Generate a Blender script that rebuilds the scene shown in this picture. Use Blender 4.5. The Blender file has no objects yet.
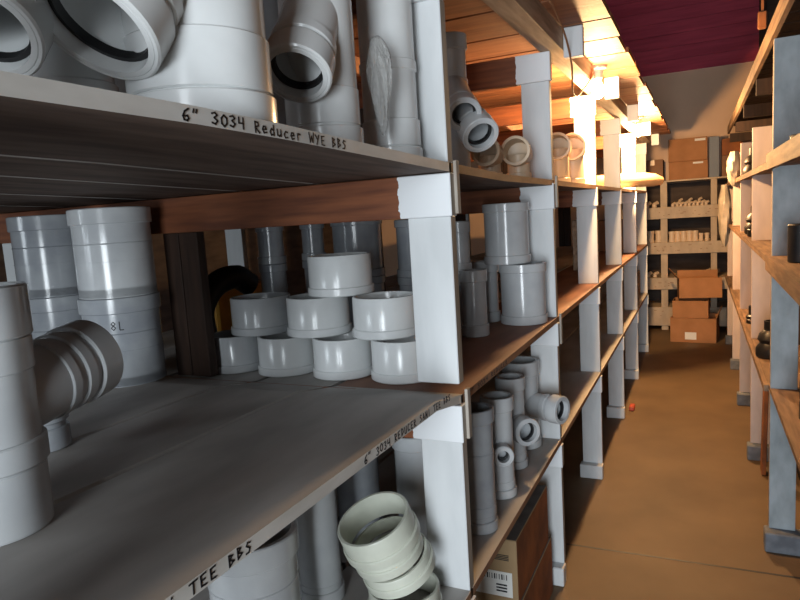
import bpy, bmesh, math, random
from mathutils import Matrix, Vector
random.seed(7)
S = bpy.context.scene
COL = S.collection
# ------------------------------------------------------------------ camera
cam = bpy.data.objects.new('camera', bpy.data.cameras.new('camera'))
COL.objects.link(cam)
cam.data.sensor_width = 36; cam.data.lens = 645/800*36; cam.data.clip_start = .02
_A = Vector((304, -102, 645)).normalized()
_r = math.radians(3.6); _s, _c = math.sin(_r), math.cos(_r)
_U = Vector((-_s, -_c, (_s*_A.x+_c*_A.y)/_A.z)).normalized()
_R = _A.cross(_U)
H = 1.66
cam.matrix_world = Matrix(((_R.x, -_R.y, -_R.z, 0), (_A.x, -_A.y, -_A.z, 0), (_U.x, -_U.y, -_U.z, H), (0, 0, 0, 1)))
S.camera = cam
# ------------------------------------------------------------------ world, exposure, daylight
w = bpy.data.worlds.new('daylight'); S.world = w; w.use_nodes = True
w.node_tree.nodes['Background'].inputs[0].default_value = (.72, .84, 1, 1)
w.node_tree.nodes['Background'].inputs[1].default_value = 1.0
S.view_settings.view_transform = 'Standard'; S.view_settings.look = 'None'
S.view_settings.gamma = 1; S.view_settings.exposure = 0.0
def area(name, loc, size, power, color, target):
    l = bpy.data.lights.new(name, 'AREA'); l.shape = 'RECTANGLE'; l.size, l.size_y = size
    l.energy = power; l.color = color
    o = bpy.data.objects.new(name, l); COL.objects.link(o); o.location = loc
    o.rotation_euler = (Vector(target)-Vector(loc)).to_track_quat('-Z', 'Y').to_euler(); return o
area('doorway_daylight', (.08, -2.55, 1.35), (1.2, 2.1), 182, (.87, .945, 1), (.08, 2, 1.35))
area('window_daylight', (-3.9, -2.55, 1.9), (1.4, 1.0), 40, (.84, .93, 1), (-2.5, 2, 1.2))

# ------------------------------------------------------------------ materials
def mat(name, col, rough=.6, spec=.5, var=None, scale=6, stretch=(1, 1, 1), bump=0, metal=0, detail=5, lo=.35, hi=.65):
    m = bpy.data.materials.new(name); m.use_nodes = True; nt = m.node_tree; b = nt.nodes['Principled BSDF']
    b.inputs['Base Color'].default_value = (*col, 1); b.inputs['Roughness'].default_value = rough
    b.inputs['Metallic'].default_value = metal; b.inputs['Specular IOR Level'].default_value = spec
    if var:
        tc = nt.nodes.new('ShaderNodeTexCoord'); mp = nt.nodes.new('ShaderNodeMapping'); mp.inputs['Scale'].default_value = stretch
        n = nt.nodes.new('ShaderNodeTexNoise'); n.inputs['Scale'].default_value = scale; n.inputs['Detail'].default_value = detail
        r = nt.nodes.new('ShaderNodeValToRGB'); r.color_ramp.elements[0].position = lo; r.color_ramp.elements[1].position = hi
        r.color_ramp.elements[0].color = (*var, 1); r.color_ramp.elements[1].color = (*col, 1)
        nt.links.new(tc.outputs['Object'], mp.inputs[0]); nt.links.new(mp.outputs[0], n.inputs['Vector'])
        nt.links.new(n.outputs[0], r.inputs[0]); nt.links.new(r.outputs[0], b.inputs['Base Color'])
        if bump:
            bp = nt.nodes.new('ShaderNodeBump'); bp.inputs['Strength'].default_value = bump; bp.inputs['Distance'].default_value = .004
            nt.links.new(n.outputs[0], bp.inputs['Height']); nt.links.new(bp.outputs[0], b.inputs['Normal'])
    return m
M = dict(
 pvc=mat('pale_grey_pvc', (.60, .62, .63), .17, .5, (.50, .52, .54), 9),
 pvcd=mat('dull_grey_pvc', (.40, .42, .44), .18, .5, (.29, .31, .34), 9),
 pvcw=mat('white_pvc', (.80, .82, .82), .2, .5, (.70, .72, .72), 8),
 cream=mat('cream_pvc', (.68, .70, .60), .4, .5, (.55, .57, .48), 9),
 ivory=mat('lamp_tinted_ivory', (.72, .55, .38), .4, .5),  # orange of the bulb light put into the colour of pale fittings
 gasket=mat('black_rubber_gasket', (.012, .012, .013), .5),
 paint=mat('white_board_paint', (.66, .68, .69), .5, .4, (.56, .58, .59), 14, (1, 1, .25), .15),
 tpaint=mat('tan_tinted_paint', (.56, .44, .31), .6, .4, (.44, .34, .24), 10, (1, 1, .5), .2),
 ppaint=mat('pinkish_board_paint', (.70, .58, .52), .55, .4, (.58, .47, .42), 12, (1, 1, .3), .2),
 rpaint=mat('aged_daylight_blue_paint', (.40, .45, .48), .55, .4, (.28, .32, .34), 16, (1, 1, .5), .3),  # bluish daylight on the first right post put into the paint
 edge=mat('worn_board_edge', (.42, .38, .33), .7, .3, (.26, .22, .18), 20, (1, 1, .2), .2),
 shelf=mat('dusty_grey_shelf_paint', (.50, .475, .45), .6, .35, (.34, .32, .30), 5, (1.5, .5, 1), .2),
 lip=mat('grey_white_shelf_lip', (.76, .74, .70), .6, .35, (.58, .56, .52), 18, (1, .3, 1), .2),
 lipw=mat('bare_wood_shelf_lip', (.36, .21, .13), .65, .35, (.20, .11, .07), 20, (1, .2, 1), .25),
 shelfw=mat('glow_brown_shelf', (.31, .15, .09), .6, .35, (.18, .085, .055), 7, (1.5, .4, 1), .25),  # warm lamp glow put into the front planks of otherwise grey shelves
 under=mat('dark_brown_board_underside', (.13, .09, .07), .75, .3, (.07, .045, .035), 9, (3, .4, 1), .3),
 wood=mat('orange_brown_joist_wood', (.42, .17, .07), .65, .35, (.22, .085, .04), 7, (.5, 6, 6), .3),
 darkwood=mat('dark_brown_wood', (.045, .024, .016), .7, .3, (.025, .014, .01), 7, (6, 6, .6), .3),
 deck=mat('deck_plank_wood', (.29, .115, .05), .65, .35, (.17, .06, .025), 5, (.7, 6, 3), .3),
 rlumber=mat('dusty_brown_lumber', (.30, .185, .11), .7, .3, (.17, .10, .06), 8, (5, .5, 5), .3),
 lumber=mat('weathered_lumber', (.42, .31, .22), .7, .3, (.24, .165, .11), 8, (5, .5, 5), .3),
 floor=mat('worn_concrete_floor', (.18, .115, .06), .62, .4, (.12, .075, .038), 2.2, (1, 1, 1), .1, detail=9, lo=.3, hi=.7),
 wall=mat('tan_plaster_wall', (.88, .62, .44), .85, .2, (.78, .54, .38), 1.2, (1, 1, 1), .1),
 darkwall=mat('dark_wall_boards', (.10, .075, .06), .8, .2, (.06, .045, .04), 3, (1, 1, 4), .2),
 red=mat('flare_red_boards', (.62, .08, .13), .7, .3, (.46, .055, .095), 3, (.5, 1, 6), .2),  # lens-flare glow put into the red; the boards' own colour is hidden
 block=mat('grey_foundation_block', (.21, .23, .26), .85, .2, (.13, .14, .16), 14, (1, 1, 1), .4),
 card=mat('brown_cardboard', (.42, .20, .09), .8, .2, (.34, .16, .07), 5),
 cardd=mat('dark_cardboard', (.30, .17, .10), .8, .2, (.24, .13, .08), 5),
 cardo=mat('tan_cardboard_front', (.38, .26, .14), .8, .2, (.30, .2, .11), 5),
 cardr=mat('orange_brown_cardboard_side', (.36, .13, .05), .8, .2, (.20, .08, .04), 7),
 cardtop=mat('dusty_cardboard_top', (.17, .16, .155), .85, .2, (.12, .11, .10), 9),
 label=mat('paper_label', (.75, .75, .72), .7), ink=mat('black_marker_ink', (.012, .012, .015), .6),
 tape=mat('clear_brown_tape', (.6, .42, .25), .3),
 rubber=mat('black_rubber', (.022, .02, .02), .42, .5, (.012, .011, .011), 8),
 yellow=mat('yellow_case', (.75, .38, .06), .5), bluegrey=mat('blue_grey_board', (.20, .23, .28), .7),
 steel=mat('dull_steel_clamp', (.5, .48, .45), .35, .5, metal=1), cable=mat('brown_cable', (.25, .12, .06), .6),
 socket=mat('porcelain_socket', (.8, .78, .72), .4), plastic=mat('cloudy_plastic', (.50, .43, .34), .4, .4, (.38, .32, .25), 12),
 redp=mat('red_plastic', (.5, .08, .04), .5), tube=mat('tan_paper_tube', (.62, .40, .20), .55, .4, (.5, .3, .15), 4),
)
def glow(name, col, st):
    m = bpy.data.materials.new(name); m.use_nodes = True; b = m.node_tree.nodes['Principled BSDF']
    b.inputs['Base Color'].default_value = (*col, 1); b.inputs['Emission Color'].default_value = (*col, 1); b.inputs['Emission Strength'].default_value = st
    return m
M['bulb'] = glow('lit_bulb_glass', (1, .78, .42), 60)
# clear polythene for the bags pulled over some fittings
def clear(name):
    m = bpy.data.materials.new(name); m.use_nodes = True; nt = m.node_tree; b = nt.nodes['Principled BSDF']
    b.inputs['Base Color'].default_value = (.8, .8, .78, 1); b.inputs['Roughness'].default_value = .18; b.inputs['Alpha'].default_value = .5
    n = nt.nodes.new('ShaderNodeTexNoise'); n.inputs['Scale'].default_value = 14; n.inputs['Distortion'].default_value = 1.5
    bp = nt.nodes.new('ShaderNodeBump'); bp.inputs['Strength'].default_value = .9; bp.inputs['Distance'].default_value = .02
    nt.links.new(n.outputs[0], bp.inputs['Height']); nt.links.new(bp.outputs[0], b.inputs['Normal']); return m
M['bag'] = clear('clear_polythene')
# joist: bare wood with a white-painted end towards the aisle
def joist_mat(name, x0, sign):
    m = mat(name, (.25, .085, .035), .65, .35, (.13, .042, .02), 7, (.5, 6, 6), .3)
    nt = m.node_tree; b = nt.nodes['Principled BSDF']; src = b.inputs['Base Color'].links[0].from_socket
    tc = nt.nodes.new('ShaderNodeTexCoord'); sp = nt.nodes.new('ShaderNodeSeparateXYZ'); nt.links.new(tc.outputs['Object'], sp.inputs[0])
    n = nt.nodes.new('ShaderNodeTexNoise'); n.inputs['Scale'].default_value = 40; nt.links.new(tc.outputs['Object'], n.inputs['Vector'])
    a = nt.nodes.new('ShaderNodeMath'); a.operation = 'MULTIPLY_ADD'; a.inputs[1].default_value = .02; nt.links.new(n.outputs[0], a.inputs[0]); nt.links.new(sp.outputs[0], a.inputs[2])
    g = nt.nodes.new('ShaderNodeMath'); g.operation = 'GREATER_THAN' if sign > 0 else 'LESS_THAN'; g.inputs[1].default_value = x0+.01; nt.links.new(a.outputs[0], g.inputs[0])
    mx = nt.nodes.new('ShaderNodeMixRGB'); mx.inputs[2].default_value = (.74, .76, .78, 1)
    nt.links.new(g.outputs[0], mx.inputs[0]); nt.links.new(src, mx.inputs[1]); nt.links.new(mx.outputs[0], b.inputs['Base Color']); return m
M['joist'] = joist_mat('joist_wood_with_painted_end', -.70, 1)
M['rjoist'] = joist_mat('joist_wood_with_painted_end_mirrored', .40, -1)

# ------------------------------------------------------------------ mesh helpers
def bx(bm, x0, x1, y0, y1, z0, z1, mi=None, bev=.0):
    """box; mi = optional dict {(axis, sign): material index}"""
    vs = [bm.verts.new((x, y, z)) for x in (x0, x1) for y in (y0, y1) for z in (z0, z1)]
    F = {('x', -1): (0, 1, 3, 2), ('x', 1): (4, 6, 7, 5), ('y', -1): (0, 4, 5, 1), ('y', 1): (2, 3, 7, 6), ('z', -1): (0, 2, 6, 4), ('z', 1): (1, 5, 7, 3)}
    fs = []
    for k, idx in F.items():
        f = bm.faces.new([vs[i] for i in idx]); fs.append(f)
        if mi: f.material_index = mi.get(k, 0)
    if bev: bmesh.ops.bevel(bm, geom=list({e for f in fs for e in f.edges}), offset=bev, segments=1, affect='EDGES')
    return vs
def obj(name, bm, mats, parent=None, loc=None, smooth=False, mw=None, angle=35):
    if not isinstance(mats, (list, tuple)): mats = [mats]
    me = bpy.data.meshes.new(name); bmesh.ops.recalc_face_normals(bm, faces=bm.faces); bm.to_mesh(me); bm.free()
    for m in mats: me.materials.append(M[m] if isinstance(m, str) else m)
    if smooth:
        for p in me.polygons: p.use_smooth = True
        me.set_sharp_from_angle(angle=math.radians(angle))
    o = bpy.data.objects.new(name, me); COL.objects.link(o)
    if parent: o.parent = parent
    if loc: o.location = loc
    if mw is not None: o.matrix_local = mw
    return o
def tag(o, label=None, cat=None, group=None, kind=None):
    if label: o['label'] = label
    if cat: o['category'] = cat
    if group: o['group'] = group
    if kind: o['kind'] = kind
    return o
def thing(name, label, cat, loc=(0, 0, 0), rz=0, group=None, mw=None):
    o = bpy.data.objects.new(name, None); COL.objects.link(o); o.empty_display_size = .05
    o.location = loc; o.rotation_euler = (0, 0, rz)
    if mw is not None: o.matrix_world = mw
    return tag(o, label, cat, group)
def struct(name, bm, m): return tag(obj(name, bm, m), kind='structure')
def lathe(bm, prof, n=48, mw=Matrix()):
    """closed profile of (radius, height) revolved about z"""
    rings = []
    for r, z in prof:
        if r < 1e-6: rings.append([bm.verts.new(mw @ Vector((0, 0, z)))])
        else: rings.append([bm.verts.new(mw @ Vector((r*math.cos(a*2*math.pi/n), r*math.sin(a*2*math.pi/n), z))) for a in range(n)])
    k = len(rings); last = k if (len(rings[0]) > 1 and len(rings[-1]) > 1) else k-1
    for i in range(last):
        a, b = rings[i], rings[(i+1) % k]
        for j in range(n):
            q = [a[j % len(a)], a[(j+1) % n % len(a)], b[(j+1) % n % len(b)], b[j % len(b)]]
            q2 = []
            for v in q:
                if v not in q2: q2.append(v)
            if len(q2) > 2: bm.faces.new(q2)
def tubeprof(z0, z1, ro, ri, c=.0015):
    return [(ri, z0), (ro-c, z0), (ro, z0+c), (ro, z1-c), (ro-c, z1), (ri, z1)]
def frame(loc, d):
    q = Vector(d).normalized().to_track_quat('Z', 'Y'); return Matrix.Translation(loc) @ q.to_matrix().to_4x4()
def cyl_part(name, z0, z1, ro, ri, m, parent, n=48, mw=None, c=.0015):
    bm = bmesh.new(); lathe(bm, tubeprof(z0, z1, ro, ri, c), n); return obj(name, bm, m, parent, smooth=True, mw=mw)

# -------- pipe fittings (all sizes in metres, base at z = 0)
def ring(loc, r, h, label, m='pvcw', group=None, mw=None):
    t = thing('pipe_ring', label, 'pipe fitting', loc, random.uniform(0, 6), group, mw)
    bm = bmesh.new(); lathe(bm, [(r-.012, .004), (r-.005, .004), (r-.005, h-.003), (r-.007, h), (r-.013, h), (r-.014, h-.003), (r-.014, .01)], 56)
    obj('body', bm, m, t, smooth=True)
    cyl_part('rim', 0, .026, r, r-.0052, m, t, 56, c=.003)
    return t
def coupling(loc, r, h, label, m='pvc', group=None, bands=None, mark=False, n=48, name='pipe_coupling'):
    """straight hub fitting: body with raised bands; bands = list of (z0, z1, extra radius)"""
    t = thing(name, label, 'pipe fitting', loc, 0, group)
    bands = bands or [(0, .045, .006), (h-.045, h, .006)]
    cyl_part('body', .001, h-.001, r-.006, r-.014, m, t, n)
    for z0, z1, e in bands: cyl_part('collar', z0, z1, r-.006+e, r-.0062, m, t, n, c=.0025)
    return t
def branch(parent, at, d, r, L, m, n=44, gasket=True, bands=True):
    mw = frame(at, d); bm = bmesh.new(); lathe(bm, tubeprof(0, L, r-.004, r-.013), n)
    b = obj('branch', bm, m, parent, smooth=True, mw=mw)
    cyl_part('branch_collar', L-.05, L, r+.003, r-.0042, m, b, n, c=.003)
    if bands: cyl_part('branch_collar', L-.085, L-.06, r, r-.0042, m, b, n, c=.003)
    if gasket: cyl_part('gasket', L-.034, L-.02, r-.0131, r-.02, 'gasket', b, n, c=.001)
    return b
def tee(loc, r, h, label, bz, bd, br, bl, m='pvc', group=None, gasket=True, bands=None, name='pipe_tee', off=0):
    t = coupling(loc, r, h, label, m, group, bands or [(0, .03, .008), (.055, .085, .005), (h-.05, h, .006)], name=name)
    branch(t, (off*bd[0], off*bd[1], bz), bd, br, bl, m, gasket=gasket)
    return t

# ------------------------------------------------------------------ room shell
bm = bmesh.new(); bx(bm, -5.6, 3.2, -2.7, 9.7, -.1, 0)
fl = struct('floor', bm, 'floor')
# control joint across the aisle, a groove filled with dirt
bm = bmesh.new(); bx(bm, -.56, 1.2, 3.055, 3.067, .0002, .0012); struct('trim_1', bm, 'gasket').rotation_euler = (0, 0, .02)
bm = bmesh.new(); bx(bm, -5.6, 3.2, 9.55, 9.7, 0, 3.32); struct('wall_far', bm, 'wall')
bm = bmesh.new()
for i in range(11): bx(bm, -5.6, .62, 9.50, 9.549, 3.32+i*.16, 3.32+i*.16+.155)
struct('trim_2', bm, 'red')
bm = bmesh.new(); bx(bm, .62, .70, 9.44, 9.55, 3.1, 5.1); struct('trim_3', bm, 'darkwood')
bm = bmesh.new(); bx(bm, .70, 3.2, 9.50, 9.549, 3.32, 5.1); struct('trim_4', bm, 'darkwall')
bm = bmesh.new(); bx(bm, -5.75, -5.6, -2.7, 9.7, 0, 5.1); struct('wall_left', bm, 'darkwall')
bm = bmesh.new(); bx(bm, 3.2, 3.35, -2.7, 9.7, 0, 5.1); struct('wall_right', bm, 'darkwall')
bm = bmesh.new()
bx(bm, -5.6, 3.2, -2.7, 9.7, 5.1, 5.2)
for i in range(7): bx(bm, -5.6, 3.2, -2+i*1.8, -1.92+i*1.8, 4.9, 5.1)
struct('ceiling', bm, 'darkwall')
bm = bmesh.new()   # near wall behind the camera with a doorway and a window opening
bx(bm, -5.6, -4.7, -2.8, -2.7, 0, 5.1); bx(bm, -4.7, -3.1, -2.8, -2.7, 0, 1.3); bx(bm, -4.7, -3.1, -2.8, -2.7, 2.5, 5.1)
bx(bm, -3.1, -.62, -2.8, -2.7, 0, 5.1); bx(bm, -.62, .78, -2.8, -2.7, 2.45, 5.1); bx(bm, .78, 3.2, -2.8, -2.7, 0, 5.1)
struct('wall_near', bm, 'darkwall')

# ------------------------------------------------------------------ left storage rack
XF, XB = -.565, -2.30
PY = [.20]+[.30+1.21*k for k in range(1, 7)]            # post lines
def midz(y): return 1.226+.013*max(0, 1.51-y) if y < 1.51 else 1.197
def topz(y): return 1.785+.026*max(0, min(1, (1.51-y)/.8)) if y < 1.51 else 1.785-.012*min(1, (y-1.51)/.5)
rack = thing('storage_rack', 'long white-posted timber storage rack of grey shelves full of pipe fittings, left of aisle', 'rack')
def planks(name, y0, y1, zf, xs, mats, th=.022, n=10, gap=.016):
    bm = bmesh.new()
    for a, b in zip(xs[:-1], xs[1:]):
        front = abs(b-XF) < 1e-6
        a2 = a+gap
        rows = []
        for i in range(n+1):
            y = y0+(y1-y0)*i/n; z = zf(y)
            rows.append([bm.verts.new(p) for p in ((a2, y, z-th), (b, y, z-th), (b, y, z), (a2, y, z))])
        for i in range(n):
            p, q = rows[i], rows[i+1]
            for k, mi in ((0, 2), (1, 1 if front else 0), (2, 0), (3, 2)):
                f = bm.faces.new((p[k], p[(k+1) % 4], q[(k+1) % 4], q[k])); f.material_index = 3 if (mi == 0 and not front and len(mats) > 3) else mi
        bm.faces.new(rows[0][::-1]).material_index = 1; bm.faces.new(rows[-1]).material_index = 1
    return obj(name, bm, mats, rack)
XS = [XB, -1.95, -1.58, -1.225, -.96, XF]
boards = {}
for k in range(6):
    ya, yb = PY[k]+.003, PY[k+1]-.003
    if k < 1: ya = -.25
    w1 = k == 0
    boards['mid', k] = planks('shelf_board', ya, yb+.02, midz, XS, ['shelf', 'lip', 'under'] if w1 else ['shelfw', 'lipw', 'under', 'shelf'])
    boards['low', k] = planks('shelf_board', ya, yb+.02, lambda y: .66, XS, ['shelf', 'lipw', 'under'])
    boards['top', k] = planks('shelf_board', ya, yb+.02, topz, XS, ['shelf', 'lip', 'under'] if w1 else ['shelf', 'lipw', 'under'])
for k in range(0, 7):
    y = PY[k]; yo = y
    dz = 0 if k == 1 else -.0
    ed = {('x', 1): 1}
    # base block, posts between the shelf levels, joists under the shelves
    for xa, xb, side in ((-.683, -.567, 'front'), (XB+.002, XB+.11, 'back')):
        bm = bmesh.new(); bx(bm, xa-.012, xb+.006, y-.05, y+.012, 0, .085, bev=.004); obj('base_block', bm, 'paint' if side == 'front' else 'block', rack)
        for z0, z1 in ((.085, .535), (.66, 1.075), (midz(y-.01)+.001, 1.655), (topz(y-.01)+.001, 2.17)):
            bm = bmesh.new(); bx(bm, xa, xb, y, y+.036, z0, z1, ed, bev=.002); obj('post', bm, ['paint', 'edge'], rack)
    for z0, z1 in ((.535, .636), (1.075, 1.173), (1.655, 1.76), (2.17, 2.283)):
        bm = bmesh.new(); bx(bm, XB+.01, -.559, y-.012, y+.026, z0, z1, ed, bev=.002); obj('joist', bm, ['joist', 'edge'], rack)
    # splice strip nailed over the shelf ends, facing the aisle
    for z0, z1 in ((1.66, 1.79), (1.08, 1.212)) if k < 3 else ():
        bm = bmesh.new(); bx(bm, -.5585, -.550, y+.012, y+.034, z0, z1, bev=.001); obj('splice_strip', bm, 'edge' if k < 3 else 'paint', rack)
    # rack centre post, dark brown boards
    for z0, z1 in ((0, .534), (.661, 1.074), (1.205, 1.654), (1.79, 2.169)):
        bm = bmesh.new(); bx(bm, -1.52, -1.46, y, y+.036, z0, z1, bev=.002); bx(bm, -1.456, -1.385, y, y+.036, z0, z1, bev=.002); obj('centre_post', bm, 'darkwood', rack)
for y in (.14, 1.45):
    bm = bmesh.new(); bx(bm, XB+.02, -.86, y, y+.046, 1.12, 1.2035, bev=.002); obj('cleat', bm, 'wood', rack)
# stringers on top of the joists, and the plank deck above with an overhang
for xa, xb in ((-.60, -.515), (-1.47, -1.38), (XB, XB+.09)):
    bm = bmesh.new(); bx(bm, xa, xb, -.3, 7.7, 2.285, 2.372, bev=.002); obj('stringer', bm, 'lumber' if xa > -1 else 'wood', rack)
for k in range(2, 7):
    bm = bmesh.new(); bx(bm, -.512, -.435, PY[k]+.03, PY[k]+.068, 2.255, 2.372, bev=.003); obj('outrigger_block', bm, 'paint', rack)
bm = bmesh.new(); y = -.3; i = 0
while y < 7.72:
    wd = (.33, .37, .30, .36, .32)[i % 5]
    bx(bm, XB-.05, -.325-.012*(i % 3 == 1), y, y+wd-.02, 2.373, 2.398); y += wd; i += 1
obj('deck', bm, 'deck', rack)
# ------------------------------------------------------------------ marker handwriting on the shelf lips
G = {'6': [[(.8, 1), (.35, .75), (.1, .35), (.2, .05), (.55, 0), (.75, .2), (.6, .42), (.15, .32)]],
 '"': [[(.25, 1.05), (.15, .8)], [(.6, 1.05), (.5, .8)]],
 '3': [[(.1, .9), (.5, 1), (.75, .8), (.35, .55), (.75, .3), (.45, 0), (.05, .1)]],
 '0': [[(.45, 1), (.1, .7), (.1, .25), (.45, 0), (.8, .3), (.8, .75), (.45, 1)]],
 '4': [[(.15, 1), (.1, .5), (.75, .5)], [(.75, 1), (.7, 0)]],
 'R': [[(.15, 0), (.15, 1), (.6, .95), (.65, .65), (.15, .5), (.75, 0)]],
 'e': [[(.1, .35), (.65, .4), (.55, .65), (.25, .65), (.1, .35), (.3, .02), (.7, .1)]],
 'd': [[(.7, 1), (.7, 0)], [(.7, .5), (.35, .65), (.1, .35), (.3, .02), (.7, .15)]],
 'u': [[(.1, .65), (.15, .1), (.45, 0), (.7, .2)], [(.72, .65), (.72, 0)]],
 'c': [[(.7, .6), (.35, .65), (.1, .35), (.3, .02), (.7, .08)]],
 'r': [[(.15, .65), (.15, 0)], [(.15, .45), (.4, .65), (.65, .6)]],
 'W': [[(.0, 1), (.2, 0), (.45, .6), (.7, 0), (.9, 1)]],
 'Y': [[(.1, 1), (.45, .55)], [(.8, 1), (.3, 0)]],
 'E': [[(.75, 1), (.15, .95), (.15, .05), (.75, 0)], [(.15, .5), (.6, .52)]],
 'B': [[(.15, 0), (.15, 1), (.6, .85), (.2, .55), (.75, .3), (.15, 0)]],
 'S': [[(.75, .9), (.4, 1), (.2, .75), (.65, .4), (.5, .05), (.1, .05)]],
 'T': [[(.0, .95), (.9, 1)], [(.45, 1), (.4, 0)]],
 'I': [[(.4, 1), (.4, 0)]], 'i': [[(.4, .65), (.4, 0)], [(.4, .9), (.42, .97)]],
 'A': [[(.05, 0), (.45, 1), (.8, 0)], [(.2, .4), (.7, .4)]],
 'N': [[(.1, 0), (.15, 1), (.7, 0), (.75, 1)]],
 'D': [[(.15, 0), (.15, 1), (.6, .85), (.75, .4), (.15, 0)]],
 'U': [[(.1, 1), (.15, .15), (.45, 0), (.7, .2), (.75, 1)]],
 'C': [[(.75, .9), (.35, 1), (.1, .5), (.3, .05), (.75, .1)]]}
def write(text, y0, y1, *a, **k):
    adv = (y1-y0)/len(text); i = 0
    for wd in text.split(' '):
        if wd: write_word(wd, y0+i*adv, y0+(i+len(wd))*adv, *a, **k)
        i += len(wd)+1
def write_word(text, y0, y1, zf, zo, hgt, parent, x, wdt=.0018, pts=None):
    bm = bmesh.new(); adv = (y1-y0)/len(text)
    for i, ch in enumerate(text):
        jit = random.uniform(-.08, .08)*hgt
        for st in G.get(ch, []):
            P = [Vector((0, y0+(i+.85*a)*adv, zf(y0+i*adv)+zo+jit+b*hgt)) for a, b in st]
            for p, q in zip(P[:-1], P[1:]):
                d = (q-p); L = d.length
                if L < 1e-6: continue
                d /= L; nrm = Vector((0, -d.z, d.y))*wdt/2; p2, q2 = p-d*wdt*.4, q+d*wdt*.4
                lo = [bm.verts.new((x+.0001, v.y, v.z)) for v in (p2-nrm, q2-nrm, q2+nrm, p2+nrm)]
                hi = [bm.verts.new((x+.0007, v.y, v.z)) for v in (p2-nrm, q2-nrm, q2+nrm, p2+nrm)]
                bm.faces.new(hi); bm.faces.new(lo[::-1])
                for k in range(4): bm.faces.new((lo[k], lo[(k+1) % 4], hi[(k+1) % 4], hi[k]))
    return obj('marker_writing', bm, 'ink', parent)
write('6" 3034 Reducer WYE BBS', .612, 1.01, topz, -.019, .0145, boards['top', 0], XF, .0022)
write('6" 3034 REDUCER SANI TEE BBS', .99, 1.44, midz, -.0185, .015, boards['mid', 0], XF, .002)
write('SANi TEE BBS', .455, .665, midz, -.0185, .015, boards['mid', 0], XF, .0024)
write('6" 3034 REDUCER', 1.57, 1.95, midz, -.018, .013, boards['mid', 1], XF, .002)

# ------------------------------------------------------------------ lamps under the deck
def lamp(y, x, z, power, label):
    t = thing('bulb_lamp', label, 'lamp', (x, y, 2.372))
    bm = bmesh.new(); lathe(bm, [(0, 0), (.045, 0), (.045, -.012), (.028, -.022), (.022, -.06), (0, -.06)], 24); obj('socket', bm, 'socket', t, smooth=True)
    bm = bmesh.new(); pr = [(0, -.061), (.013, -.061), (.015, -.075), (.026, -.10), (.031, -.125), (.026, -.148), (.012, -.16), (0, -.163)]
    lathe(bm, pr, 24); obj('bulb', bm, 'bulb', t, smooth=True)
    l = bpy.data.lights.new('bulb_light', 'POINT'); l.energy = power; l.color = (1, .60, .27); l.shadow_soft_size = .03
    o = bpy.data.objects.new('bulb_light', l); COL.objects.link(o); o.parent = t; o.location = (0, 0, -.19)
lamp(3.62, -.50, 2.2, 88, 'nearer of the two bare lit bulbs hanging under the deck overhang')
lamp(5.95, -.50, 2.2, 200, 'farther of the two bare lit bulbs, by the fifth rack post')
# loose cable under the deck
cu = bpy.data.curves.new('lamp_cable', 'CURVE'); cu.dimensions = '3D'; cu.bevel_depth = .004; sp = cu.splines.new('BEZIER')
P = [(-.47, 1.9, 2.366), (-.47, 2.45, 2.33), (-.49, 2.80, 2.24), (-.52, 3.0, 2.15), (-.52, 3.3, 2.22), (-.51, 3.55, 2.33)]
sp.bezier_points.add(len(P)-1)
for b, p in zip(sp.bezier_points, P): b.co = p; b.handle_left_type = b.handle_right_type = 'AUTO'
o = bpy.data.objects.new('lamp_cable', cu); COL.objects.link(o); cu.materials.append(M['cable'])
tag(o, 'thin brown cable drooping under the deck towards the nearer bulb', 'cable')

# ------------------------------------------------------------------ top shelf, near bay
def T(x, y): return (x, y, topz(y)+.001)
def Mz(x, y): return (x, y, midz(y)+.001)
def Lz(x, y): return (x, y, .661)
def updir(x, y, z): return Vector((x, y, z)).normalized()
wb = [(0, .045, .004), (.05, .115, .0), (.118, .124, .003)]
tee(T(-.685, .79), .108, .52, 'largest white pipe wye, standing on the top shelf above the marker writing', .33,
    (-.05, -.62, -.78), .084, .28, 'pvcw', bands=[(0, .042, .008), (.044, .125, .004), (.47, .52, .006)], name='pipe_wye')
tee(T(-.90, .735), .072, .48, 'whitish pipe wye cut by the upper left corner, its mouth facing down left', .32,
    (.30, -.62, -.70), .066, .30, 'pvcw', name='pipe_wye')
tee(T(-.69, 1.145), .078, .50, 'white pipe wye with dark mouth slanting down, second along the top shelf edge', .285,
    (.14, -.63, -.76), .062, .21, 'pvcw', bands=[(0, .045, .006), (.048, .12, .002), (.45, .5, .006)], name='pipe_wye')
coupling(T(-.68, 1.44), .071, .46, 'white upright pipe fitting beside the white post on the top shelf', 'pvcw', bands=[(0, .035, .007), (.037, .10, .004), (.21, .235, .003), (.41, .46, .006)])
coupling(T(-1.02, .98), .085, .4, 'pale pipe fitting standing behind the slanted wye mouths on the top shelf', 'pvc')
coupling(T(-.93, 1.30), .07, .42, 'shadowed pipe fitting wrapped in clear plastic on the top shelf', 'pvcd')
# clear plastic bag hanging off the fitting
bm = bmesh.new(); bmesh.ops.create_icosphere(bm, subdivisions=4, radius=1)
for v in bm.verts:
    s = 1+.12*math.sin(7*v.co.x+3*v.co.z)+.08*math.sin(11*v.co.y+5*v.co.z); tp = .35+.65*(v.co.z+1)/2
    v.co = Vector((v.co.x*.034*s*tp, v.co.y*.034*s*tp, v.co.z*.105))
tag(obj('plastic_bag', bm, 'bag', loc=(-.63, 1.292, topz(1.3)+.15), smooth=True), 'crumpled clear plastic bag hanging between two white fittings on the top shelf', 'bag')

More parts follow.
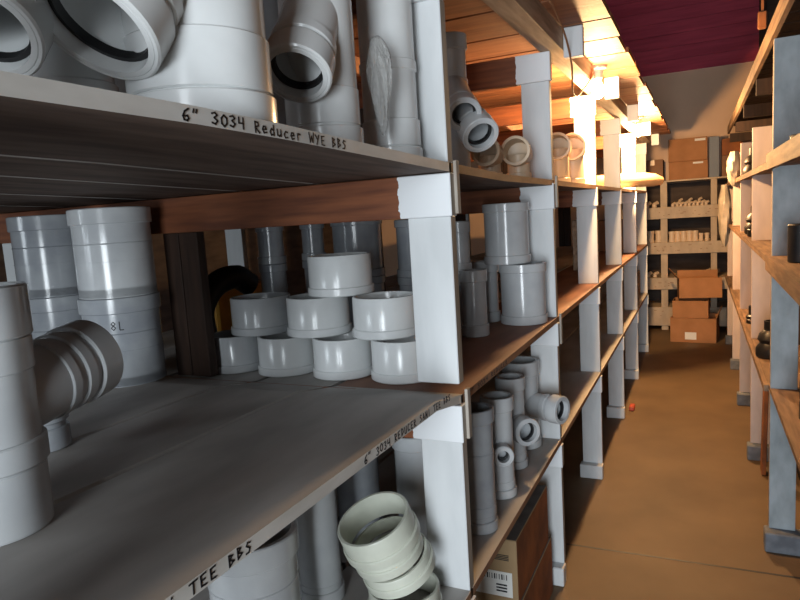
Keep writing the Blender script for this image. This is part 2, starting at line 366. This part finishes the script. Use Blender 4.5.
# ------------------------------------------------------------------ top shelf, second bay
def wye2(loc, label, group=None):
    t = coupling(loc, .048, .34, label, 'pvc', group, [(.0, .03, .005), (.30, .34, .006)], name='pipe_wye')
    return t
t = coupling(T(-.745, 2.07), .052, .46, 'grey double wye hanging two open gasketed mouths beside the first white post', 'pvc', bands=[(0, .03, .004), (.41, .46, .006), (.30, .32, .004)], name='pipe_wye')
branch(t, (0, 0, .30), (.105, -.20, -.13), .050, .25, 'pvc'); branch(t, (.0, 0, .27), (.145, -.165, -.165), .055, .262, 'pvc')
bm = bmesh.new(); bx(bm, -.07, .07, -.09, .09, 0, .15, bev=.002); bx(bm, -.07, .07, -.004, .004, .1502, .1508)
tag(obj('cardboard_box', bm, 'card', loc=T(-.86, 2.25)), 'small cardboard box under the grey double wye on the top shelf', 'box')
hd = (.02, -1, .12)
def elbow(loc, label, r=.062, m='ivory', grp=None, bh=.125):
    t = coupling(loc, r*.95, bh, label, m, grp, [(0, .03, .006)], n=36, name='pipe_elbow')
    mw = frame((0, .03, bh), (.12, -1, .06)); bm = bmesh.new(); lathe(bm, [(0, 0), (r*.8, 0), (r, .02), (r, .13), (r-.007, .13), (r-.007, .025), (0, .012)], 40)
    b = obj('branch', bm, m, t, smooth=True, mw=mw); cyl_part('branch_collar', .10, .132, r+.004, r+.0002, m, b, 40)
    return t
G3 = 'pale pipe elbows on the top shelf around the second post'
elbow(T(-.73, 2.39), 'pale pipe elbow lit orange, half hidden right of the grey double wye', .05, bh=.095, grp=G3)
elbow(T(-.66, 2.545), 'pale pipe elbow lit orange with round open mouth left of the second post', .052, bh=.10, grp=G3)
elbow(T(-.665, 3.35), 'pale pipe elbow just right of the second post on the top shelf', .062, bh=.175, grp=G3)
elbow(T(-.635, 3.58), 'pale pipe elbow left of the bulb-lit third post on the top shelf', .066, bh=.185, grp=G3)

# ------------------------------------------------------------------ middle shelf, near bay
t = coupling(Mz(-.955, .56), .082, .36, 'big pale pipe tee with a banded side branch at the left edge', 'pvc',
    bands=[(0, .095, .001), (.096, .135, .006), (.235, .285, .003), (.285, .36, .006)], name='pipe_tee')
b = branch(t, (.0, .0, .178), (-.19, .97, .12), .068, .235, 'pvc', gasket=False)
cyl_part('branch_collar', .115, .135, .0675, .0638, 'pvc', b, 44, c=.002)
bm = bmesh.new(); lathe(bm, [(0, 0), (.009, 0), (.009, .003), (0, .003)], 16); obj('moulding_stud', bm, 'pvc', t, smooth=True, mw=frame((.0615, -.047, .255), (.8, -.6, 0)))
coupling(Mz(-1.23, .84), .05, .10, 'small grey pipe stub almost hidden behind the big tee', 'pvcd')
SB = [(0, .035, .005), (.04, .075, .001), (.205, .25, .006)]
def stack(x, y, r, labs, ms, hs=(.25, .25)):
    z = midz(y)+.001
    for l, m, h in zip(labs, ms, hs):
        coupling((x, y, z), r, h, l, m, bands=[(0, .028, .0), (.10, .104, .0015), (.15, .155, .002), (h-.045, h, .006)]); z += h+.001
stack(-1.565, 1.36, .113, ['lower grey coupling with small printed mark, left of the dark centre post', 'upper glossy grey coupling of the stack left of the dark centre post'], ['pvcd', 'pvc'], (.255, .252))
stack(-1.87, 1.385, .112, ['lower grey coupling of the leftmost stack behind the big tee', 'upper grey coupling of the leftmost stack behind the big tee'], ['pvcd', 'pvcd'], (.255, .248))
# small mark on the lower coupling
c0 = [o for o in COL.objects if o.get('label', '').startswith('lower grey coupling with')][0]
def polar_mark(parent, r, a0, z0, h, text):
    bm = bmesh.new()
    for i, ch in enumerate(text):
        for st in G.get(ch, []):
            for (p, q) in zip(st[:-1], st[1:]):
                vs = []
                ln = math.hypot(q[0]-p[0], q[1]-p[1]); nu, nv = -(q[1]-p[1])/ln, (q[0]-p[0])/ln
                for (u, v) in (p, q):
                    for dv in (-.0014, .0014):
                        a = a0+(i*1.1+u)*h/r*.8+nu*dv/r; rr = r+.0006; vs.append(bm.verts.new((rr*math.cos(a), rr*math.sin(a), z0+v*h+nv*dv)))
                    for dv in (.0014, -.0014):
                        a = a0+(i*1.1+u)*h/r*.8+nu*dv/r; rr = r+.0001; vs.append(bm.verts.new((rr*math.cos(a), rr*math.sin(a), z0+v*h+nv*dv)))
                for k in range(4): bm.faces.new((vs[k], vs[(k+1) % 4], vs[4+(k+1) % 4], vs[4+k]))
                bm.faces.new(vs[:4]); bm.faces.new(vs[4:][::-1])
    return obj('printed_mark', bm, 'ink', parent)
G['L'] = [[(.15, 1), (.15, 0), (.7, 0)]]; G['8'] = [[(.4, 1), (.1, .75), (.7, .3), (.4, 0), (.1, .3), (.7, .75), (.4, 1)]]
polar_mark(c0, .1072, -1.02, .165, .024, '8L')

# pile of white rings under the joist
yr, zr = 1.665, midz(1.7)+.001
row = [(-1.40, 'pvc', 'darkest white ring at the left end of the bottom row of the pile'), (-1.20, 'pvcw', 'second ring from the left in the bottom row of the white ring pile'),
       (-.995, 'pvcw', 'third ring from the left in the bottom row of the white ring pile'), (-.795, 'pvcw', 'bottom row ring partly behind the first white post')]
for x, m, l in row: ring((x, yr+.0*x, zr), .096, .117, l, m, 'white pipe rings piled on the middle shelf')
row = [(-1.315, 1.70, 'pvc', 'left ring of the middle row of the white ring pile'), (-1.095, 1.70, 'pvcw', 'centre ring of the middle row of the white ring pile'), (-.860, 1.70, 'pvcw', 'middle row ring touching the first white post')]
for x, y, m, l in row: ring((x, y, zr+.118), .102, .118, l, m, 'white pipe rings piled on the middle shelf')
ring((-1.03, 1.74, zr+.237), .104, .122, 'single ring on top of the white ring pile', 'pvcw', 'white pipe rings piled on the middle shelf')
# rear stacks behind the pile
def pillar(x, y, r, n, hh, m, labs):
    z = midz(y)+.001
    for i in range(n):
        coupling((x, y, z), r, hh, labs[i], m, bands=[(0, .03, .006), (hh-.03, hh, .006)], n=36); z += hh+.001
pos = ['bottom', 'middle', 'top']
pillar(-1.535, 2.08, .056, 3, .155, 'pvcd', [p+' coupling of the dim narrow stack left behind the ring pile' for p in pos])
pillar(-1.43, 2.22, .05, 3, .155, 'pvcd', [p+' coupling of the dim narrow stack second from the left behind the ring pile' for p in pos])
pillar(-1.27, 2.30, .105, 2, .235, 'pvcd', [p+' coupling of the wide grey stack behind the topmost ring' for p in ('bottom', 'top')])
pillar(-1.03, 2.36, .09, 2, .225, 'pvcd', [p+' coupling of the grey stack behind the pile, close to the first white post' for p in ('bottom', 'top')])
# second bay of the middle shelf
coupling(Mz(-.675, 2.60), .096, .245, 'large grey coupling at the front edge below a second one, left of second post', 'pvc', bands=[(0, .035, .006), (.21, .245, .006)])
coupling((-.735, 2.60, midz(2)+.247), .096, .245, 'large grey coupling stacked on another, just left of the second post', 'pvc', bands=[(0, .035, .006), (.21, .245, .006)])
coupling(Mz(-.835, 2.615), .054, .255, 'narrow grey coupling just left of the large stacked pair', 'pvc')
coupling(Mz(-.785, 2.30), .052, .25, 'grey coupling beside the first post, in the second bay of the middle shelf', 'pvc')
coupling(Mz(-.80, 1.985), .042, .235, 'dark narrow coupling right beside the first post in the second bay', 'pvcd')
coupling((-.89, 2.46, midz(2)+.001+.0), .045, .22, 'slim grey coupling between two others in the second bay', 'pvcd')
coupling((-.89, 2.46, midz(2)+.001+.221), .045, .21, 'slim grey coupling stacked high behind the first post in the second bay', 'pvc')
# third and fourth bay
t = tee(Mz(-.93, 3.72), .10, .33, 'bulky dim grey wye in the third bay of the middle shelf', .2, (.3, -.7, .5), .07, .15, 'pvcd', name='pipe_wye', gasket=False)
bm = bmesh.new(); bx(bm, -.06, .06, -.12, .12, 0, .36, bev=.003); tag(obj('cardboard_box', bm, 'lumber', loc=Mz(-.80, 4.88)), 'tall tan carton in the fourth bay of the middle shelf', 'box')
bm = bmesh.new(); bx(bm, -.13, .13, -.15, .15, 0, .30, bev=.003); tag(obj('cardboard_box', bm, 'cardd', loc=Mz(-.85, 6.9)), 'brown carton in the farthest bay of the middle shelf', 'box')
# seen through the rack: yellow case and dark bent pipe on the far side
bm = bmesh.new(); bx(bm, -.10, .10, -.18, .18, 0, .20, bev=.01); tag(obj('yellow_case', bm, 'yellow', loc=Mz(-2.02, 2.36)), 'yellow case glimpsed through the rack left of the ring pile', 'case')
cu = bpy.data.curves.new('dark_hose', 'CURVE'); cu.dimensions = '3D'; cu.bevel_depth = .045; sp = cu.splines.new('BEZIER'); cu.use_fill_caps = True
P = [(-1.60, 1.74, midz(2)+.05), (-1.63, 1.78, midz(2)+.20), (-1.60, 1.92, midz(2)+.28), (-1.58, 1.99, midz(2)+.24)]
sp.bezier_points.add(len(P)-1)
for b, p in zip(sp.bezier_points, P): b.co = p; b.handle_left_type = b.handle_right_type = 'AUTO'
o = bpy.data.objects.new('bent_hose', cu); COL.objects.link(o); cu.materials.append(M['rubber']); tag(o, 'dark bent hose between the centre post and the ring pile', 'hose')

# ------------------------------------------------------------------ low shelf
TB = [(0, .03, .006), (.034, .07, .002), (.16, .163, .002), (.29, .36, .005)]
tee(Lz(-.655, 1.86), .062, .395, 'grey pipe tee nearest the first post on the low shelf', .24, (-.9, .25, 0), .03, .085, 'pvcd', bands=[(0, .035, .006), (.05, .085, .002), (.25, .256, .002), (.35, .395, .006)])
tee(Lz(-.66, 2.12), .058, .36, 'second grey pipe tee from the first post on the low shelf', .17, (.45, -.9, 0), .034, .095, 'pvc', bands=[(0, .03, .007), (.034, .06, .002), (.31, .36, .006)])
tee(Lz(-.685, 2.385), .058, .36, 'third grey pipe tee, its round mouth turned to the viewer', .17, (.72, -.72, .0), .050, .125, 'pvc', bands=[(0, .03, .006), (.034, .06, .002), (.31, .36, .006)])
tee(Lz(-.705, 2.62), .078, .37, 'fourth pipe tee with its branch sticking out over the aisle', .185, (.93, -.36, .0), .055, .20, 'pvc', bands=[(0, .03, .006), (.034, .06, .002), (.31, .37, .006)])
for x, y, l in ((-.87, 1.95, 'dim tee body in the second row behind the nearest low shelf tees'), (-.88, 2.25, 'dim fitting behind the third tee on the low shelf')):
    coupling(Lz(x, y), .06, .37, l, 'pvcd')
# near bay below the middle shelf
D0 = Vector((-.70, 1.385, .661))
ring(D0, .097, .065, 'cream ring lying level at the bottom of the tilted ring heap', 'cream', 'cream pipe rings heaped on the low shelf')
dirn = Vector((-.17, -.32, .90)).normalized()
base = D0+Vector((-.004, -.004, .108))
acc = 0
for h, r, l in ((.05, .096, 'lowest of the tilted cream rings'), (.042, .092, 'middle tilted cream ring with little showing'), (.075, .10, 'uppermost tilted cream ring with its open mouth showing')):
    ring((0, 0, 0), r, h, l, 'cream', 'cream pipe rings heaped on the low shelf', mw=frame(base+dirn*acc+Vector((-.010, 0, 0))*(acc > 0)*1, dirn)); acc += h+.002
tee(Lz(-.935, 1.36), .062, .46, 'grey upright tee left of the tilted cream rings', .30, (-.9, -.1, .0), .045, .1, 'pvc', bands=[(0, .035, .006), (.05, .054, .002), (.40, .46, .006)])
coupling(Lz(-.94, 1.10), .108, .315, 'wide pale reducer below the marker writing at the bottom edge', 'pvc', bands=[(0, .05, .004), (.20, .205, .002), (.26, .315, .006)])
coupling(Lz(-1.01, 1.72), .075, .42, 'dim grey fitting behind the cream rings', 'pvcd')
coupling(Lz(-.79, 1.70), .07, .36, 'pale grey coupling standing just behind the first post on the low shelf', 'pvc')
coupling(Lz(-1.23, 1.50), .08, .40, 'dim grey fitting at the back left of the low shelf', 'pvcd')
coupling(Lz(-.90, 1.93+.25), .06, .36, 'dark coupling deep in the second bay of the low shelf', 'pvcd') if False else None
# far bays
coupling((-.66, 5.45, .001), .05, .43, 'pale upright pipe standing on the floor in the fifth bay', 'pvc')
bm = bmesh.new(); bx(bm, -.02, .02, -.05, .05, 0, .035, bev=.006); tag(obj('red_scrap', bm, 'redp', loc=(-.53, 5.35, .001), ), 'small red scrap on the floor beside the rack', 'scrap')
bm = bmesh.new(); bx(bm, -.08, .08, -.12, .12, 0, .3, bev=.003); tag(obj('cardboard_box', bm, 'lumber', loc=Lz(-.68, 6.0+.95)), 'small tan carton on the low shelf near the rack end', 'box')
# cartons on the floor in the second bay
def carton(name, loc, sx, sy, sz, front, side, top, label, lab=True):
    t = thing(name, label, 'box', loc)
    bm = bmesh.new(); bx(bm, -sx, 0, 0, sy, 0, sz, {('y', -1): 0, ('x', 1): 1, ('z', 1): 2, ('x', -1): 1, ('y', 1): 0}, bev=.003)
    obj('carton_body', bm, [front, side, top], t)
    if lab:
        bm = bmesh.new(); bx(bm, -sx*.72, -.02, -.0016, -.0002, sz-.22, sz-.125); p = obj('shipping_label', bm, 'label', t)
        bm = bmesh.new()
        for i in range(13): bx(bm, -.15+i*.009, -.15+i*.009+(.003, .005, .002)[i % 3], -.0024, -.0017, sz-.155, sz-.135)
        for i in range(3): bx(bm, -.08, -.04, -.0024, -.0017, sz-.178-i*.012, sz-.172-i*.012)
        bx(bm, -.2, -.165, -.0024, -.0017, sz-.19, sz-.15)
        obj('label_print', bm, 'ink', p)
        bm = bmesh.new(); lathe(bm, [(0, 0), (.013, 0), (.013, .001), (0, .001)], 16, frame((-.085, -.0005, sz-.035), (0, -1, 0)))
        for i in range(4): bx(bm, -.115, -.03, -.0014, -.0002, sz-.062-i*.006, sz-.059-i*.006)
        obj('printed_emblem', bm, 'ink', t)
    return t
carton('cardboard_box', (-.605, 2.10, .251), .36, .50, .245, 'cardo', 'cardr', 'cardtop', 'upper brown carton with white shipping label under the low shelf')
carton('cardboard_box', (-.60, 2.11, .001), .36, .52, .248, 'cardo', 'cardr', 'cardtop', 'lower brown carton on the floor under the labelled one', False)

# large paper tube lying on the top shelf, one end over the aisle
bm = bmesh.new(); nn = 28
path = [(-1.25, 5.85, 1.845), (-.95, 5.92, 1.85), (-.65, 6.02, 1.855), (-.48, 6.12, 1.852), (-.40, 6.20, 1.845), (-.345, 6.26, 1.836)]
rad = [.062, .062, .062, .061, .056, .035]
rings = []
for i, p in enumerate(path):
    d = Vector(path[min(i+1, 5)])-Vector(path[max(i-1, 0)]); fm = frame(p, d)
    rings.append([bm.verts.new(fm @ Vector((rad[i]*math.cos(a*6.28318/nn), rad[i]*math.sin(a*6.28318/nn), 0))) for a in range(nn)])
for a, b in zip(rings[:-1], rings[1:]):
    for j in range(nn): bm.faces.new((a[j], a[(j+1) % nn], b[(j+1) % nn], b[j]))
bm.faces.new(rings[0][::-1]); bm.faces.new(rings[-1])
tag(obj('paper_tube', bm, 'tube', smooth=True), 'fat tan tube on the top shelf poking out over the aisle below the far bulb', 'tube')

# ------------------------------------------------------------------ far rack
fr = thing('storage_rack', 'white wooden rack with broad scribbled fascia boards across the far end of aisle', 'rack', (0, 8.86, 0))
for x0, x1 in ((-.50, -.42), (.075, .145), (-1.05, -.97), (.62, .70)):
    bm = bmesh.new(); bx(bm, x0, x1, .022, .06, 0, 1.885, bev=.002); obj('post', bm, 'tpaint', fr)
for z0, z1 in ((1.43, 1.575), (.985, 1.13), (.53, .68), (.06, .30)):
    bm = bmesh.new(); bx(bm, -1.1, .75, 0, .02, z0, z1, bev=.002); f = obj('fascia_board', bm, 'tpaint', fr)
    bm = bmesh.new()
    for i in range(16):
        xx = random.uniform(-.6, .2); zz = random.uniform(z0+.03, z1-.04); bx(bm, xx, xx+random.uniform(.01, .04), -.0012, -.0002, zz, zz+.006)
    obj('faded_scribble', bm, 'cardd', f)
    bm = bmesh.new(); bx(bm, -1.1, .75, .022, .62, z1-.022, z1-.002, bev=.001); obj('shelf_board', bm, 'tpaint', fr)
bm = bmesh.new(); bx(bm, -1.1, .75, 0, .63, 1.886, 1.906, bev=.001); obj('shelf_board', bm, 'tpaint', fr)
bm = bmesh.new(); bx(bm, -1.1, .75, .63, .65, 0, 1.88); obj('back_panel', bm, 'darkwall', fr)
# fittings on the far rack
proto = None
def small(x, z, s, lab, grp, kind=0, dy=0, rot=(0, 0, 0)):
    bm = bmesh.new()
    if kind == 0: lathe(bm, [(.028*s, 0), (.034*s, 0), (.034*s, .02*s), (.03*s, .025*s), (.03*s, .085*s), (.034*s, .09*s), (.034*s, .115*s), (.026*s, .115*s), (.024*s, .02*s)], 18)
    else:
        lathe(bm, [(.025*s, 0), (.033*s, 0), (.033*s, .03*s), (.029*s, .032*s), (.029*s, .06*s), (.022*s, .06*s)], 16)
        lathe(bm, [(.02*s, 0), (.026*s, 0), (.026*s, .06*s), (.02*s, .06*s)], 16, frame((0, 0, .05*s), (.7, -.5, .35)))
    o = obj('pipe_fitting', bm, 'ivory', loc=(x, 8.86+.13+dy, z), smooth=True); o.rotation_euler = rot
    return tag(o, lab, 'pipe fitting', grp)
for i in range(9): small(-.36+i*.052*.92, 1.574, .62+.1*(i % 2), 'small ivory fitting heaped on the upper shelf of the far rack', 'ivory fittings on the far rack upper shelf', 1, .06*(i % 2))
for i in range(7): small(-.34+i*.057, 1.62 if i % 2 else 1.574, .6, 'ivory fitting in the back row of the far rack upper shelf', 'ivory fittings at the back of the far rack upper shelf', 1, .2)
for i in range(4): small(-.85+i*.09, 1.574, .9, 'ivory fitting on the far rack upper shelf left of its post', 'ivory fittings left of the far rack post', 1, .02)
for i in range(7): small(-.375+i*.068, 1.129, 1.15 if i < 5 else .85, 'pale upright fitting on the second shelf of the far rack', 'upright fittings on the far rack second shelf', 0, .01*(i % 2))
for i in range(3): small(-.72+i*.095, 1.129, 1.3, 'upright fitting on the far rack second shelf left of its post', 'upright fittings left of the far rack post', 0)
small(.03, .679, 1.1, 'lone ivory fitting at the right of the far rack third shelf', None, 1)
for i in range(2): small(-.66+i*.08, .679, .8, 'ivory fitting on the far rack third shelf at its left end', 'ivory fittings on the far rack third shelf', 1)
def box2(x0, x1, y0, y1, z0, z1, m, label, tape=True, marks=None, rz=0):
    t = thing('cardboard_box', label, 'box', ((x0+x1)/2, (y0+y1)/2, z0), rz)
    sx, sy, sz = (x1-x0)/2, (y1-y0)/2, z1-z0
    bm = bmesh.new(); bx(bm, -sx, sx, -sy, sy, 0, sz, bev=.004); obj('carton_body', bm, m, t)
    if tape: bm = bmesh.new(); bx(bm, -.025, .025, -sy-.001, -sy-.0002, sz*.75, sz-.004); obj('tape', bm, 'tape', t)
    if marks:
        bm = bmesh.new(); a, b, c, d = marks; bx(bm, -sx+a*2*sx, -sx+b*2*sx, -sy-.0025, -sy-.0012, c*sz, d*sz); obj('paper_label', bm, 'label', t)
    return t
box2(-.40, .045, 8.97, 9.35, 1.907, 2.13, 'card', 'reddish carton on top of the far rack, under another box', False, (.62, .88, .82, .92))
box2(-.405, .04, 8.97, 9.35, 2.132, 2.41, 'card', 'carton stacked highest on top of the far rack', False, (.68, .95, .84, .94))
box2(-.72, -.47, 8.98, 9.3, 1.907, 2.18, 'cardd', 'small dim carton at the left end on top of the far rack', True)
box2(.20, .42, 8.98, 9.3, 1.907, 2.16, 'cardd', 'brown carton at the right end on top of the far rack', False)
box2(.20, .42, 8.98, 9.3, 2.162, 2.36, 'cardr', 'dark red carton stacked at the right end of the far rack', False)
bm = bmesh.new(); bx(bm, .06, .17, 9.0, 9.03, 1.907, 2.40, bev=.002); tag(obj('grey_board', bm, 'bluegrey'), 'blue-grey board standing on the far rack right of the stacked cartons', 'board')
# open cartons on the floor at the end of the aisle
def open_box(loc, sx, sy, sz, rz, m, label, flaps, tilt=0, lab=None):
    t = thing('cardboard_box', label, 'box', loc, rz); t.rotation_euler = (tilt, 0, rz)
    bm = bmesh.new(); a = .006
    bx(bm, -sx, sx, -sy, -sy+a, 0, sz); bx(bm, -sx, sx, sy-a, sy, 0, sz); bx(bm, -sx, -sx+a, -sy+a, sy-a, 0, sz); bx(bm, sx-a, sx, -sy+a, sy-a, 0, sz); bx(bm, -sx+a, sx-a, -sy+a, sy-a, 0, a)
    obj('carton_body', bm, m, t)
    for (side, ang, L) in flaps:
        bm = bmesh.new()
        if side in 'fb': bx(bm, -sx+.004, sx-.004, 0, L, 0, .004)
        else: bx(bm, 0, L, -sy+.004, sy-.004, 0, .004)
        f = obj('flap', bm, m, t)
        if side == 'f': f.location = (0, -sy-.002, sz); f.rotation_euler = (math.radians(180-ang) if ang < 90 else -math.radians(ang), 0, 0)
        if side == 'b': f.location = (0, sy, sz); f.rotation_euler = (math.radians(ang), 0, 0)
        if side == 'l': f.location = (-sx, 0, sz); f.rotation_euler = (0, math.radians(180+ang), 0)
        if side == 'r': f.location = (sx, 0, sz); f.rotation_euler = (0, -math.radians(ang), 0)
    if lab: bm = bmesh.new(); bx(bm, -sx*.35, sx*.15, -sy-.0018, -sy-.0002, sz*.12, sz*.42); obj('paper_label', bm, 'label', t)
    return t
open_box((-.10, 8.30, .001), .245, .20, .285, -.10, 'card', 'lowest open carton on the floor by the far rack, with a pale label', [('r', 70, .12)], lab=True)
open_box((-.14, 8.27, .289), .19, .16, .20, -.05, 'card', 'smaller brown carton resting in the middle of the floor pile', [])
open_box((-.055, 8.31, .505), .225, .17, .23, .10, 'card', 'open brown carton on top of the floor pile, flaps raised', [('l', 50, .16), ('b', 80, .09)], tilt=-.09)

# ------------------------------------------------------------------ right rack
rr = thing('storage_rack', 'blue-white timber rack of dusty wooden shelves along the right side of the aisle', 'rack', (0, 0, 0))
RY = [2.11, 3.32, 4.50, 5.70, 6.90, 8.10]
def rx(k): return .283-.009*k
for k in range(1, 6):
    y = RY[k]; x = rx(k); pm = 'rpaint' if k == 1 else 'ppaint'
    top = 2.32 if k == 1 else 2.06
    bm = bmesh.new(); bx(bm, x-.02, x+.14, y-.06, y+.03, 0, .095, bev=.006); obj('base_block', bm, 'block', rr)
    bm = bmesh.new(); bx(bm, x, x+.108, y, y+.036, .095, top, {('x', -1): 1}, bev=.002); obj('post', bm, [pm, 'lumber' if k == 1 else 'ppaint'], rr)  # first post: warm light on its left edge put in as tan
    bm = bmesh.new(); bx(bm, 1.05, 1.15, y, y+.036, 0, 2.32, bev=.002); obj('post', bm, 'darkwood', rr)
    for z0, z1 in ((.66, .75), (1.28, 1.37), (1.70, 1.78)):
        bm = bmesh.new(); bx(bm, x+.004, 1.15, y+.0365, y+.07, z0, z1, bev=.002); obj('joist', bm, 'rjoist', rr)
def fboard(z0, z1, y0, y1, name='fascia_board', dx=-.022, m='rlumber'):
    bm = bmesh.new(); k0 = (y0-2.11)/1.2; k1 = (y1-2.11)/1.2
    vs = bx(bm, 0, .02, y0, y1, z0, z1)
    for v in vs: v.co.x += dx+.283-.009*(v.co.y-2.11)/1.2
    return obj(name, bm, m, rr)
for zt, th in ((1.80, .068), (1.385, .065), (.775, .06)):
    (zt > 1) and fboard(zt-th+.035*(zt > 1.7), zt+.035*(zt > 1.7), 1.0, 3.36); fboard(zt-.03, zt, 3.37, 8.2)
    bm = bmesh.new(); vs = bx(bm, 0, .9, 1.0, 8.2, zt-.022, zt-.001)
    for v in vs:
        if v.co.x < .5: v.co.x = .283-.009*(v.co.y-2.11)/1.2+.0
    obj('shelf_board', bm, 'rlumber', rr)
fboard(2.345, 2.425, 2.2, 8.2, dx=-.0)
bm = bmesh.new()
y = 2.2
while y < 8.1: bx(bm, .30, 1.2, y, y+.18, 2.426, 2.446); y += .195
obj('deck', bm, 'darkwood', rr)
for k in range(2, 6):
    bm = bmesh.new(); bx(bm, rx(k)+.02, 1.15, RY[k]+.04, RY[k]+.078, 2.25, 2.344, bev=.002); obj('joist', bm, 'darkwood', rr)
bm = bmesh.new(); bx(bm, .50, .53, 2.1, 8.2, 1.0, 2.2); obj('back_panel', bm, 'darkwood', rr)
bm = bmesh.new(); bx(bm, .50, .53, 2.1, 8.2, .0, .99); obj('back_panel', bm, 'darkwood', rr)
# wooden block nailed up by the top beam
bm = bmesh.new(); bx(bm, -.022, .022, -.02, .02, -.045, .045, bev=.006); bx(bm, -.006, .006, -.006, .006, .046, .35)
tag(obj('orange_fixture', bm, 'cardr', loc=(.29, 4.2, 2.60)), 'small orange block above the beam of the right rack', 'fixture')
# black rubber goods
def rub(loc, prof, label, name='rubber_coupling', clamps=()):
    t = thing(name, label, 'pipe fitting', loc); bm = bmesh.new(); lathe(bm, prof, 32); obj('body', bm, 'rubber', t, smooth=True)
    for z, r in clamps: cyl_part('clamp', z, z+.010, r+.002, r+.0003, 'steel', t, 32, c=.001)
    return t
def solid(r, h): return [(0, 0), (r-.003, 0), (r, .004), (r, h-.004), (r-.004, h), (r-.012, h), (r-.012, h-.03), (0, h-.03)]
z2, z3, z1_ = 1.386, .776, 1.801
rub((.352, 2.98, z2), solid(.052, .15), 'black cylinder at the right edge on the middle shelf of right rack')
boot = [(0, 0), (.075, 0), (.08, .01), (.08, .05), (.06, .08), (.072, .10), (.062, .13), (.04, .15), (.04, .20), (.032, .20), (.032, .15), (0, .15)]
rub((.335, 3.98, z3), boot, 'black stepped rubber boot right of the first blue-white post, low', 'rubber_boot')
rub((.325, 5.05, z3), [(0, 0), (.06, 0), (.06, .05), (.045, .06), (.045, .12), (.03, .12), (.03, .06), (0, .06)], 'black ringed rubber coupling farther down the low shelf of right rack', clamps=((.02, .06),))
rub((.31, 4.9, z2), solid(.05, .05), 'flat black rubber cap on the middle shelf of right rack', 'rubber_dish')
rub((.34, 5.25, z2), boot, 'black rubber boot standing behind the flat black cap', 'rubber_boot')
rub((.37, 3.05, z1_+.035), solid(.06, .05), 'flat black dish on the upper shelf at the right edge', 'rubber_dish')
for i in range(2): rub((.39, 2.86, z3+.081*i), solid(.055, .08), ['lower', 'upper'][i]+' black coupling of the stack at the right edge, low shelf')
for i in range(2): rub((.455, 3.14, z3+.101*i), solid(.04, .1), ['lower', 'upper'][i]+' narrow black coupling in the corner behind the right edge stack')
for i, y in enumerate((5.5, 6.3)): rub((.34, y, z1_), boot, ['pot-like black fitting on the upper shelf mid way down right rack', 'farther black fitting on the upper shelf of right rack'][i], 'rubber_boot')
# leaning orange offcut and pale hanging plastic
bm = bmesh.new(); bx(bm, -.012, .012, -.05, .05, 0, .52, bev=.003); o = obj('wood_offcut', bm, 'cardr', loc=(.318, 4.25, .004)); o.rotation_euler = (0, .02, 0)
tag(o, 'thin orange wooden offcut leaning by the second post of right rack', 'board')
def sack(loc, h, r, label):
    bm = bmesh.new(); n = 20; rings = []
    for i in range(13):
        u = i/12; rr_ = r*(.35+.65*math.sin(math.pi*min(1, u*.9+.08)))*(1 if u < .93 else .5)
        rings.append([bm.verts.new((rr_*.55*math.cos(a*6.283/n)*(1+.12*math.sin(3*a+i)), rr_*math.sin(a*6.283/n)*(1+.1*math.cos(2*a+i*.7)), -h*u)) for a in range(n)])
    for p, q in zip(rings[:-1], rings[1:]):
        for j in range(n): bm.faces.new((p[j], p[(j+1) % n], q[(j+1) % n], q[j]))
    bm.faces.new(rings[0]); bm.faces.new(rings[-1][::-1])
    return tag(obj('plastic_sack', bm, 'plastic', loc=loc, smooth=True), label, 'bag')
sack((.19, 7.35, 1.78), .62, .11, 'long cloudy plastic sack hanging from the far part of right rack')
sack((.225, 6.05, 2.02), .28, .10, 'bunched cream plastic hung near the top of the third post of right rack')

# bent tubes become plain meshes
bpy.context.view_layer.update()
dg = bpy.context.evaluated_depsgraph_get()
for o in [o for o in list(COL.objects) if o.type == 'CURVE']:
    me = bpy.data.meshes.new_from_object(o.evaluated_get(dg)); nm = o.name; props = {k: o[k] for k in ('label', 'category')}
    bpy.data.objects.remove(o)
    for p in me.polygons: p.use_smooth = True
    n = bpy.data.objects.new(nm, me); COL.objects.link(n)
    for k, v in props.items(): n[k] = v
